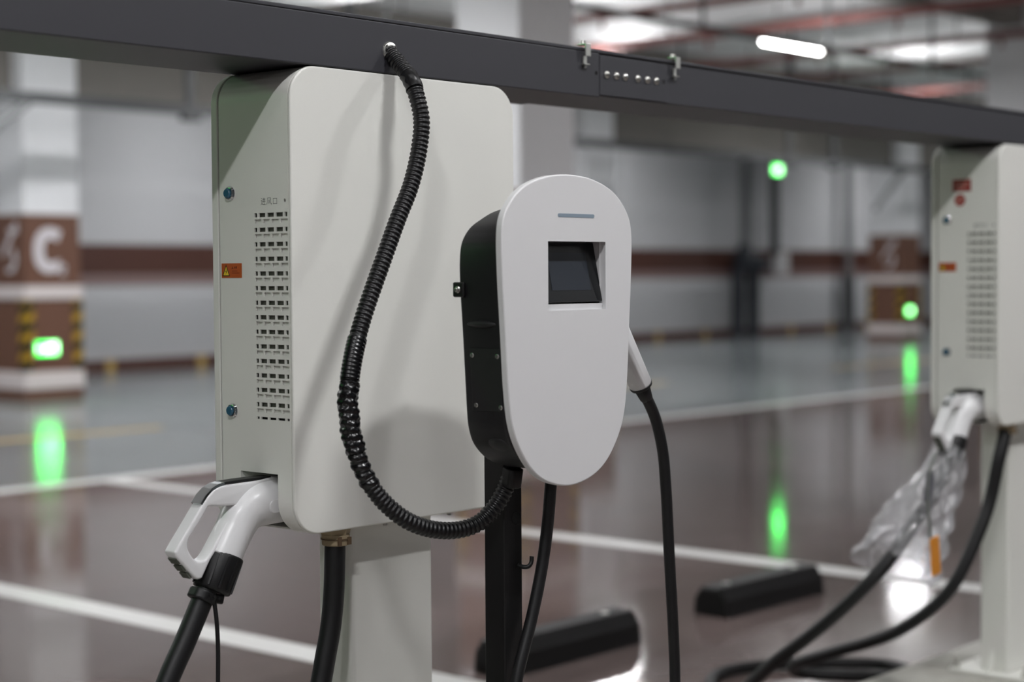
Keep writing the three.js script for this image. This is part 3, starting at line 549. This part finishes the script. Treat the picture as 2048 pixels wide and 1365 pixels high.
  part(t, 'conduit_socket', cyl([2.3122, 1.05, -2.045], [2.3125, 1.016, -2.05], 0.0185, 0.0175, 16, 0.002), M.rubber);
  part(t, 'cable_socket', cyl([2.404, 1.055, -2.03], [2.404, 1.02, -2.035], 0.015, 0.0135, 16, 0.002), M.rubber);
  part(t, 'mounting_bracket', box(2.28, 2.475, 1.1, 1.475, -2.0665, -2.0555, 0.001), M.blackPost);
}
{
  const t = thing('mounting_post', 'square black steel post under the white terminal', 'post', [2.3375, KY, -2.093]);
  const s = poly(rrPts(2.313, 2.362, KY + 0.008, 1.46, 0.001, 2));
  part(t, 'tube', box(2.313, 2.362, KY + 0.008, 1.44, -2.117, -2.068, 0.003), M.blackPost);
  part(t, 'foot_plate', box(2.26, 2.415, KY, KY + 0.008, -2.17, -2.015, 0.002), M.blackPost);
  part(t, 'cable_hole', cyl([2.345, 0.955, -2.0685], [2.345, 0.955, -2.0672], 0.012, 0.012, 20), M.hole);
  part(t, 'hook', sweep([[2.35, 0.868, -2.068], [2.351, 0.866, -2.056], [2.356, 0.867, -2.049], [2.362, 0.873, -2.047], [2.364, 0.885, -2.047]], 0.0042, 30, 8), M.blackPost);
}

// ---------------------------------------------------------------- corrugated conduit from the tray to the terminal
const cpts = [[2.2887, 1.8127, -2.327], [2.2913, 1.7854, -2.3], [2.2896, 1.7553, -2.27], [2.2847, 1.7214, -2.25], [2.2857, 1.6797, -2.24], [2.2734, 1.624, -2.235], [2.2468, 1.5592, -2.23], [2.2066, 1.495, -2.225], [2.1695, 1.432, -2.22], [2.1331, 1.3701, -2.215], [2.1033, 1.318, -2.21], [2.0727, 1.2625, -2.2], [2.0567, 1.2157, -2.195], [2.048, 1.1818, -2.19], [2.0474, 1.1389, -2.185], [2.0514, 1.0917, -2.175], [2.0684, 1.0434, -2.165], [2.0929, 1.0031, -2.15], [2.1299, 0.9685, -2.13], [2.1804, 0.9483, -2.115], [2.2311, 0.9439, -2.1], [2.2673, 0.9545, -2.085], [2.2935, 0.9825, -2.07], [2.3095, 1.0149, -2.06], [2.3115, 1.035, -2.052]];
{
  const t = thing('corrugated_conduit', 'black corrugated conduit looping from tray to white terminal', 'conduit', [2.16, 0.94, -2.2]);
  const c = curve(cpts), L = c.getLength(), pitch = 0.0088;
  part(t, 'ribbed_hose', sweep(c, (s) => 0.0138 + 0.0019 * (0.5 + 0.5 * Math.tanh(3 * Math.sin(s / pitch * Math.PI * 2))), 1100, 18), M.conduit);
  const sub = (a, b, n = 24) => { const o = []; for (let i = 0; i <= n; i++) { const p = c.getPointAt(a + (b - a) * i / n); o.push([p.x, p.y, p.z]); } return o; };
  // tape sleeves at the places where the photograph shows them
  const find = (y, lo, hi) => { let best = 0, e = 9; for (let u = lo; u < hi; u += 0.001) { const d = Math.abs(c.getPointAt(u).y - y); if (d < e) { e = d; best = u; } } return best; };
  const uA = find(1.285, 0.3, 0.7), uB = find(1.215, 0.3, 0.7), uC = find(1.09, 0.4, 0.75), uD = find(1.03, 0.45, 0.8);
  part(t, 'tape_wrap', sweep(sub(uA, uB), (s, a) => 0.0172 + 0.0004 * Math.sin(s * 900 + a) + 0.0003 * Math.sin(a * 3), 60, 20), M.tape, 'smooth black tape sleeve');
  part(t, 'tape_wrap', sweep(sub(uB + 0.004, uC), (s, a) => 0.0163 + 0.0019 * Math.abs(Math.sin(s * 260 + a * 0.5)) + 0.0012 * Math.sin(a * 3 + s * 120) + 0.0008 * Math.sin(a * 7 - s * 310), 160, 30), M.tape, 'crumpled black tape');
  part(t, 'tape_wrap', sweep(sub(uC - 0.002, uD), (s, a) => 0.0158 + 0.0014 * Math.sin(s * 380 + a) + 0.0006 * Math.sin(a * 4 + s * 200), 80, 24), M.tape, 'loose end of the tape');
  part(t, 'tape_wrap', sweep(sub(0.055, 0.085), (s, a) => 0.0166 + 0.0006 * Math.sin(a * 3 + s * 300), 30, 18), M.tape);
  const fl = new THREE.ConeGeometry(0.009, 0.02, 5); fl.rotateZ(1.9); fl.translate(2.031, 1.168, -2.188); part(t, 'tape_end', fl, M.tape, 'torn tape end sticking out');
}

// ---------------------------------------------------------------- plug and cable of the terminal
{
  const t = thing('charging_plug', 'white plug with black cable behind the right of terminal', 'charging plug', [2.63, 1.2, -2.02]);
  const z = -2.02;
  part(t, 'plug_handle', cyl([2.566, 1.312, z], [2.6555, 1.181, z], 0.0235, 0.0225, 28, 0.004), M.gunWhite);
  part(t, 'plug_nose', cyl([2.515, 1.34, z], [2.585, 1.285, z], 0.02, 0.0225, 24, 0.003), M.gunWhite);
  part(t, 'end_ring', cyl([2.654, 1.183, z], [2.6575, 1.178, z], 0.0232, 0.0222, 28, 0.001), M.rubber);
  part(t, 'strain_relief', cyl([2.656, 1.18, z], [2.674, 1.153, z], 0.0165, 0.0125, 20, 0.002), M.rubber);
  part(t, 'cable', sweep([[2.655, 1.181, z], [2.671, 1.159, z], [2.7005, 1.1155, z], [2.7244, 1.051, z], [2.7355, 0.9715, z], [2.7447, 0.8521, z], [2.7572, 0.7017, z], [2.7632, 0.586, z], [2.755, 0.4, z], [2.70, 0.25, z], [2.56, 0.165, z - 0.005], [2.40, 0.19, z - 0.01], [2.30, 0.38, -2.04], [2.298, 0.55, -2.043], [2.317, 0.663, -2.045], [2.362, 0.778, -2.045], [2.388, 0.866, -2.043], [2.400, 0.938, -2.04], [2.404, 1.03, -2.033]], 0.0112, 220, 14), M.rubber, 'black charging cable');
}
renderer.render(scene, camera);
